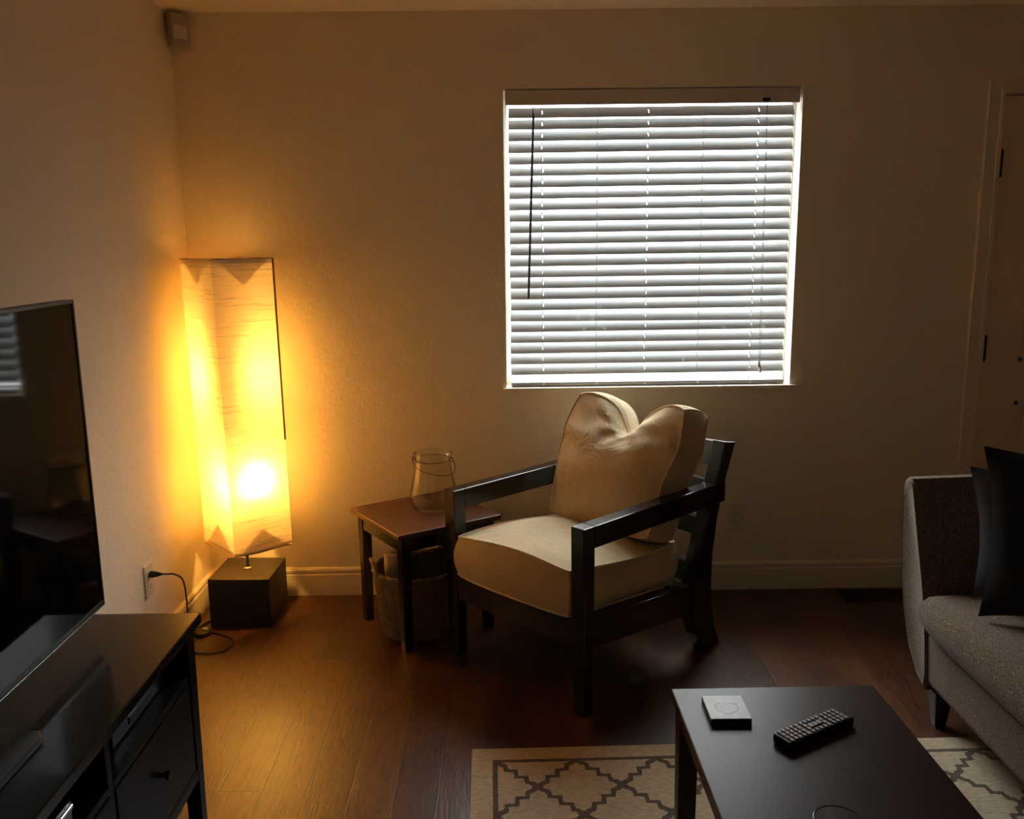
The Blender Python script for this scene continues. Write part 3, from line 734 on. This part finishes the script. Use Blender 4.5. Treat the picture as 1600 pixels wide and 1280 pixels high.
jr = thing('glass_jar', 'clear glass jar with a wire bail handle on the side table', 'jar', (-.300, 3.50, .4805))
outp = [(.0, .0), (.070, .0), (.082, .006), (.094, .028), (.0965, .055), (.090, .095), (.080, .140), (.0735, .185), (.073, .205), (.078, .213), (.080, .222), (.078, .231), (.074, .234)]
inp = [(.069, .231), (.067, .205), (.069, .182), (.076, .139), (.086, .094), (.092, .055), (.089, .030), (.078, .012), (.055, .009), (.0, .012)]
p = MB(); p.lathe(outp + inp, 40); jb = p.build('jar_body', M['jar'], jr)
q = MB(); q.tube([(.0765 * math.cos(a), .0765 * math.sin(a), .204) for a in [i * 2 * PI / 32 for i in range(32)]], .0014, 6, closed=True)
for s in (-1, 1):
    q.tube([(s * (.078 + .007 * math.cos(a)), 0, .204 + .008 * math.sin(a)) for a in [i * 2 * PI / 12 for i in range(12)]], .0016, 6, closed=True)
wr = q.build('wire_collar', M['wire'], jb, rot=(0, 0, math.radians(-12)))
q = MB(); arc = [(-(.086 + .016 * math.sin(a)) * math.cos(a), .112 * math.sin(a) ** 1.5, .203 - .098 * math.sin(a)) for a in [i * PI / 24 for i in range(25)]]
q.tube(arc, .0015, 6); q.build('bail_handle', M['wire'], jb, rot=(0, 0, math.radians(-12)))

bk = thing('wicker_basket', 'round woven basket of folded cloths under the side table', 'basket', (-.372, 3.395, 0))
p = MB()
NB = 72
def bas(a, b):
    th = 2 * PI * a; z = .008 + .262 * b; R = .135 + .032 * b
    k = round(a * NB); row = round(b * 20)
    R += .0042 * (1 if (k + row) % 2 else -1); return (R * math.cos(th), R * math.sin(th), z)
p.grid(bas, NB, 20, smooth=True)
p.lathe([(0, .004), (.13, .004), (.137, .010)], 36); p.lathe([(.155, .268), (.128, .012), (0, .012)], 36)
bb_ = p.build('woven_body', M['wicker'], bk)
p = MB()
for ph in (0, PI): p.tube([((.166 + .004 * math.cos(12 * t + ph)) * math.cos(t), (.166 + .004 * math.cos(12 * t + ph)) * math.sin(t), .272 + .004 * math.sin(12 * t + ph)) for t in [i * 2 * PI / 120 for i in range(120)]], .006, 7, closed=True)
p.build('braided_rim', M['wicker'], bk)
for a in (math.radians(198), math.radians(18)):
    p = MB(); p.tube([((.170 + .006 * math.sin(t)) * math.cos(a + .34 * math.cos(t)), (.170 + .006 * math.sin(t)) * math.sin(a + .34 * math.cos(t)), .262 + .06 * math.sin(t)) for t in [i * PI / 14 for i in range(15)]], .006, 8)
    p.build('handle', M['wicker'], bk)
# contents
def roll(name, label, cat, m, loc, r, L, rz, tilt):
    p = MB(); n = 40
    prof = [(r * (1 - .62 * i / n) * math.cos(i * .45), r * (1 - .62 * i / n) * math.sin(i * .45)) for i in range(n + 1)]
    p.grid(lambda a, b: (prof[round(a * n)][0], prof[round(a * n)][1], -L / 2 + L * b), n, 6)
    o = p.build(name, m, None, loc=loc, rot=(tilt, 0, rz)); so = o.modifiers.new('thickness', 'SOLIDIFY'); so.thickness = .008
    return tag(o, label, cat)
roll('rolled_blanket', 'rolled beige fleece blanket standing in the wicker basket', 'blanket', M['towel'], (-.455, 3.395, .185), .045, .29, 0, .02)
roll('rolled_cloth', 'dark rolled cloth poking out of the wicker basket', 'cloth', M['dark_cloth'], (-.385, 3.318, .19), .042, .31, 1, -.03)
bp_ = cushion(None, 'canvas_cushion', M['mag'], .15, .20, .04, crown=.02, bulge=.006, rnd=.05, nx=10, ny=10, nz=4, loc=(-.318, 3.435, .215), rot=(math.radians(78), 0, math.radians(35)))
tag(bp_, 'brown canvas cushion tucked in the wicker basket', 'cushion')

# ------------------------------------------------------------------ floor bits
bl_ = MB(); bl_.lathe([(.033 * math.sin(a), .033 - .033 * math.cos(a)) for a in [i * PI / 18 for i in range(19)]], 28)
tag(bl_.build('rubber_ball', M['ball'], loc=(.452, 2.90, 0)), 'small grey ball on the floor beneath the armchair', 'ball')
vt = thing('floor_vent', 'dark metal floor register by the baseboard behind the sofa', 'vent', (1.60, 3.675, 0))
q = MB(); q.box(-.15, .15, -.055, -.045, 0, .006); q.box(-.15, .15, .045, .055, 0, .006); q.box(-.15, -.14, -.055, .055, 0, .006); q.box(.14, .15, -.055, .055, 0, .006); q.build('frame', M['vent'], vt, bevel=.001)
q = MB()
for k in range(22): q.box(-.135 + k * .0128, -.130 + k * .0128, -.046, .046, 0, .004)
q.build('louvers', M['vent'], vt)

rug = MB()
rug.box(0, 2.11, -1.58, 0, 0, .009); ro = rug.build('area_rug', M['rug'], loc=(-.121, 2.515, 0), bevel=.003, rot=(0, 0, .017))
tag(ro, 'cream rug with a brown trellis pattern under the coffee table', 'rug')

# ------------------------------------------------------------------ coffee table
ct = thing('coffee_table', 'long dark cherry coffee table standing on the trellis rug', 'table', (.400, 2.052, .009), .006)
TH = .441
MB().box(0, .503, -1.05, 0, TH - .026, TH).build('tabletop', M['coffee'], ct, bevel=.003)
for x in (.010, .443):
    for y in (-1.040, -.060):
        MB().hexa([(x + .003, y + .003, 0), (x + .045, y + .003, 0), (x + .045, y + .047, 0), (x + .003, y + .047, 0)], [(x, y, TH - .026), (x + .05, y, TH - .026), (x + .05, y + .05, TH - .026), (x, y + .05, TH - .026)]).build('leg', M['coffee'], ct, bevel=.002)
for x in (.016, .467): MB().box(x, x + .020, -.99, -.06, TH - .075, TH - .026).build('apron', M['coffee'], ct)
for y in (-1.034, -.036): MB().box(.06, .443, y, y + .020, TH - .075, TH - .026).build('apron', M['coffee'], ct)

co = thing('coaster', 'square grey printed coaster with pink patch on the coffee table', 'coaster', (.507, 1.931, .450), math.radians(-1))
MB().box(-.047, .047, -.053, .053, 0, .013).build('cork_base', M['coaster_side'], co, bevel=.001)
MB().box(-.047, .047, -.053, .053, .0135, .0165).build('printed_top', M['coaster'], co, bevel=.0008)

ra = math.atan2(1.889 - 1.784, .770 - .592)
rm = thing('remote_control', 'black remote control with rows of grey buttons on the coffee table', 'remote', (.682, 1.838, .450), ra)
p = MB(); sec = [(-.0275, .007), (-.024, .001), (.024, .001), (.0275, .007), (.0275, .019), (.025, .0235), (-.025, .0235), (-.0275, .019)]
rings = [(-.105, .80), (-.101, .96), (-.09, 1), (.09, 1), (.101, .97), (.105, .86)]
vs = [(x, y * k, .012 + (z - .012) * k) for x, k in rings for y, z in sec]; fs = [tuple(range(8))[::-1], tuple(40 + i for i in range(8))]
for i in range(5):
    for k in range(8): fs.append((i * 8 + k, i * 8 + (k + 1) % 8, (i + 1) * 8 + (k + 1) % 8, (i + 1) * 8 + k))
p.add(vs, fs); p.build('body', M['remote'], rm, bevel=.0015, loc=(0, 0, -.001))
bx = MB().box(-.0036, .0036, -.0045, .0045, 0, .003).mesh('button', M['button']); wx = MB().box(-.0052, .0052, -.0062, .0062, 0, .0035).mesh('wide_button', M['button'])
for i in range(14):
    for j in range(4):
        x = -.092 + i * .0128 + (.004 if i > 4 else 0) + (.004 if i > 9 else 0)
        if 6 <= i <= 8 and j in (1, 2):
            if j == 2: continue
            me, y = wx, 0
        else: me, y = bx, -.0180 + j * .012
        b = bpy.data.objects.new('button', me); COL.objects.link(b); b.parent = rm; b.location = (x, y, .0222)

tg = MB(); tg.lathe([(0, 0), (.034, 0), (.037, .004), (.0425, .105), (.0420, .107), (.0405, .105), (.0350, .012), (0, .010)], 40)
gl = tag(tg.build('drinking_glass', M['tumbler'], loc=(.566, 1.385, .4506)), 'clear drinking glass on the near end of the coffee table', 'glass')
q = MB(); q.tube([(.0415 * math.cos(a), .0415 * math.sin(a), .1062) for a in [i * 2 * PI / 48 for i in range(48)]], .0014, 8, closed=True); q.build('rim', M['rim'], gl)

# ------------------------------------------------------------------ sofa
sf = thing('sofa', 'grey tweed sofa with flared arms on tapered dark legs', 'sofa', (0, 0, 0))
TWD = M['tweed']
SY1, SY0 = 2.650, .70
bz = MB()
bz.prism([(1.335, .150), (1.350, .122), (2.16, .122), (2.16, .30), (1.335, .30)], 'y', SY0, SY1 + .02); bz.build('base_frame', TWD, sf, bevel=.012, segs=3)
def arm(flip):
    outer = [(2.645, .112), (2.70, .135), (2.772, .205), (2.826, .315), (2.858, .43), (2.874, .53), (2.884, .64), (2.888, .72), (2.880, .748)]
    inner = [(2.860, .762), (2.838, .760), (2.822, .742), (2.790, .66), (2.752, .56), (2.712, .46), (2.678, .36), (2.655, .25), (2.640, .16)]
    poly = outer + inner
    if flip: poly = [(SY0 + SY1 - y, z) for y, z in poly]
    a = MB()
    n = len(poly); cy = sum(p[0] for p in poly) / n; cz = sum(p[1] for p in poly) / n
    rr = [(1.330, .90), (1.326, .96), (1.332, 1.0), (1.36, 1.0), (1.75, 1.0), (2.12, .995), (2.16, .97)]
    vs = [(x, cy + (y - cy) * k, cz + (z - cz) * k + .012 * math.sin((x - 1.33) * 2.6)) for x, k in rr for y, z in poly]
    fs = [tuple(range(n)), tuple((len(rr) - 1) * n + i for i in range(n))]
    for i in range(len(rr) - 1):
        for k in range(n): fs.append((i * n + k, i * n + (k + 1) % n, (i + 1) * n + (k + 1) % n, (i + 1) * n + k))
    a.add(vs, fs, True); return a.build('arm', TWD, sf)
arm(False); arm(True)
bk2 = MB(); bk2.prism([(2.02, .30), (2.16, .122), (2.27, .80), (2.24, .83), (2.17, .83), (2.14, .80)], 'y', SY0, SY1); bk2.build('back', TWD, sf, bevel=.02, segs=3)
cl = (SY1 - SY0 - .02) / 2
for k in range(2):
    yc = SY1 + .012 - cl / 2 - k * (cl + .006)
    cushion(sf, 'seat_cushion', TWD, .72, cl, .115, crown=.022, bulge=.022, rnd=.03, nx=20, ny=20, nz=6, loc=(1.672, yc, .371), pipe=None)
    cushion(sf, 'back_cushion', TWD, cl, .40, .15, crown=.03, bulge=.02, rnd=.05, nx=16, ny=16, nz=6, loc=(1.985, yc - .006, .66), rot=(math.radians(90 - 14), 0, math.radians(-90)))
for x in (1.372, 2.09):
    for y in (SY1 - .02, SY0 + .02):
        MB().hexa([(x - .016, y - .022, 0), (x + .016, y - .022, 0), (x + .016, y + .010, 0), (x - .016, y + .010, 0)], [(x - .030, y - .034, .125), (x + .030, y - .034, .125), (x + .030, y + .026, .125), (x - .030, y + .026, .125)]).build('leg', M['espresso'], sf, bevel=.002)
def knife_cushion(name, m, w, h, th, loc, rot, label):
    q = MB()
    def pt(a, b, sgn):
        s, t = 2 * a - 1, 2 * b - 1
        x = w / 2 * s * (1 - .10 * (1 - t * t)) ; y = h / 2 * t * (1 - .10 * (1 - s * s))
        z = sgn * th * ((1 - abs(s) ** 2.2) * (1 - abs(t) ** 2.2)) ** .55
        z += .010 * math.sin(5 * s + 3 * t)
        if t > .4: y -= .05 * math.exp(-((s - .05) / .4) ** 2) * (t - .4)
        return (x, y, z)
    q.grid(lambda a, b: pt(a, b, 1), 20, 20); q.grid(lambda a, b: pt(a, b, -1), 20, 20)
    return tag(q.build(name, m, loc=loc, rot=rot), label, 'cushion')
knife_cushion('throw_pillow', M['navy'], .50, .50, .066, (1.615, 2.40, .702), (math.radians(78), math.radians(-1.5), math.radians(-22)), 'black navy throw pillow in front on the sofa seat')
knife_cushion('throw_pillow', M['slate'], .44, .40, .055, (1.622, 2.535, .668), (math.radians(76), math.radians(-3), math.radians(-18)), 'slate blue throw pillow tucked behind the navy one')

# ------------------------------------------------------------------ daylight
wd = bpy.data.worlds.new('overcast_sky'); sc.world = wd; wd.use_nodes = True
nt = wd.node_tree; bg = nt.nodes['Background']
tc = nt.nodes.new('ShaderNodeTexCoord'); sp = nt.nodes.new('ShaderNodeSeparateXYZ'); nt.links.new(tc.outputs['Generated'], sp.inputs[0])
mr = nt.nodes.new('ShaderNodeMapRange'); mr.inputs['From Min'].default_value = -1; mr.inputs['From Max'].default_value = 1; nt.links.new(sp.outputs[2], mr.inputs[0])
rp = ramp(nt, mr.outputs[0], [(0, (.08, .08, .075)), (.48, (.10, .10, .10)), (.52, (.25, .26, .27)), (.70, (.58, .59, .59)), (1, (.94, .965, .97))])
nt.links.new(rp.outputs[0], bg.inputs[0]); bg.inputs[1].default_value = 31.0
po = bpy.data.lights.new('window_portal', 'AREA'); po.shape = 'RECTANGLE'; po.size = 1.22; po.size_y = 1.23
po.cycles.is_portal = True
pj = bpy.data.objects.new('window_portal', po); COL.objects.link(pj); pj.location = ((WX0 + WX1) / 2, YB + .16, (WZ0 + WZ1) / 2); pj.rotation_euler = (math.radians(-90), 0, 0)

# ------------------------------------------------------------------ camera
yaw, pitch, roll_ = math.radians(.35), math.radians(10.888), math.radians(.675)
fw = Vector((math.sin(yaw) * math.cos(pitch), math.cos(yaw) * math.cos(pitch), -math.sin(pitch)))
r0 = Vector((math.cos(yaw), -math.sin(yaw), 0)); u0 = r0.cross(fw)
rt = r0 * math.cos(roll_) - u0 * math.sin(roll_); up = u0 * math.cos(roll_) + r0 * math.sin(roll_)
cd = bpy.data.cameras.new('camera'); cd.sensor_width = 36; cd.lens = 1400 / 1600 * 36; cd.clip_start = .02
cam = bpy.data.objects.new('camera', cd); COL.objects.link(cam)
R = Matrix((rt, up, -fw)).transposed().to_4x4(); cam.matrix_world = Matrix.Translation((0, 0, 1.556)) @ R
sc.camera = cam

# ------------------------------------------------------------------ colour and sampling quality
sc.view_settings.view_transform = 'Standard'; sc.view_settings.look = 'None'
sc.view_settings.exposure = 0; sc.view_settings.gamma = 1; sc.view_settings.use_curve_mapping = False
cy = sc.cycles
cy.use_denoising = True; cy.max_bounces = 16; cy.diffuse_bounces = 12; cy.glossy_bounces = 5; cy.transparent_max_bounces = 24
cy.sample_clamp_indirect = 12; cy.caustics_reflective = False; cy.caustics_refractive = False
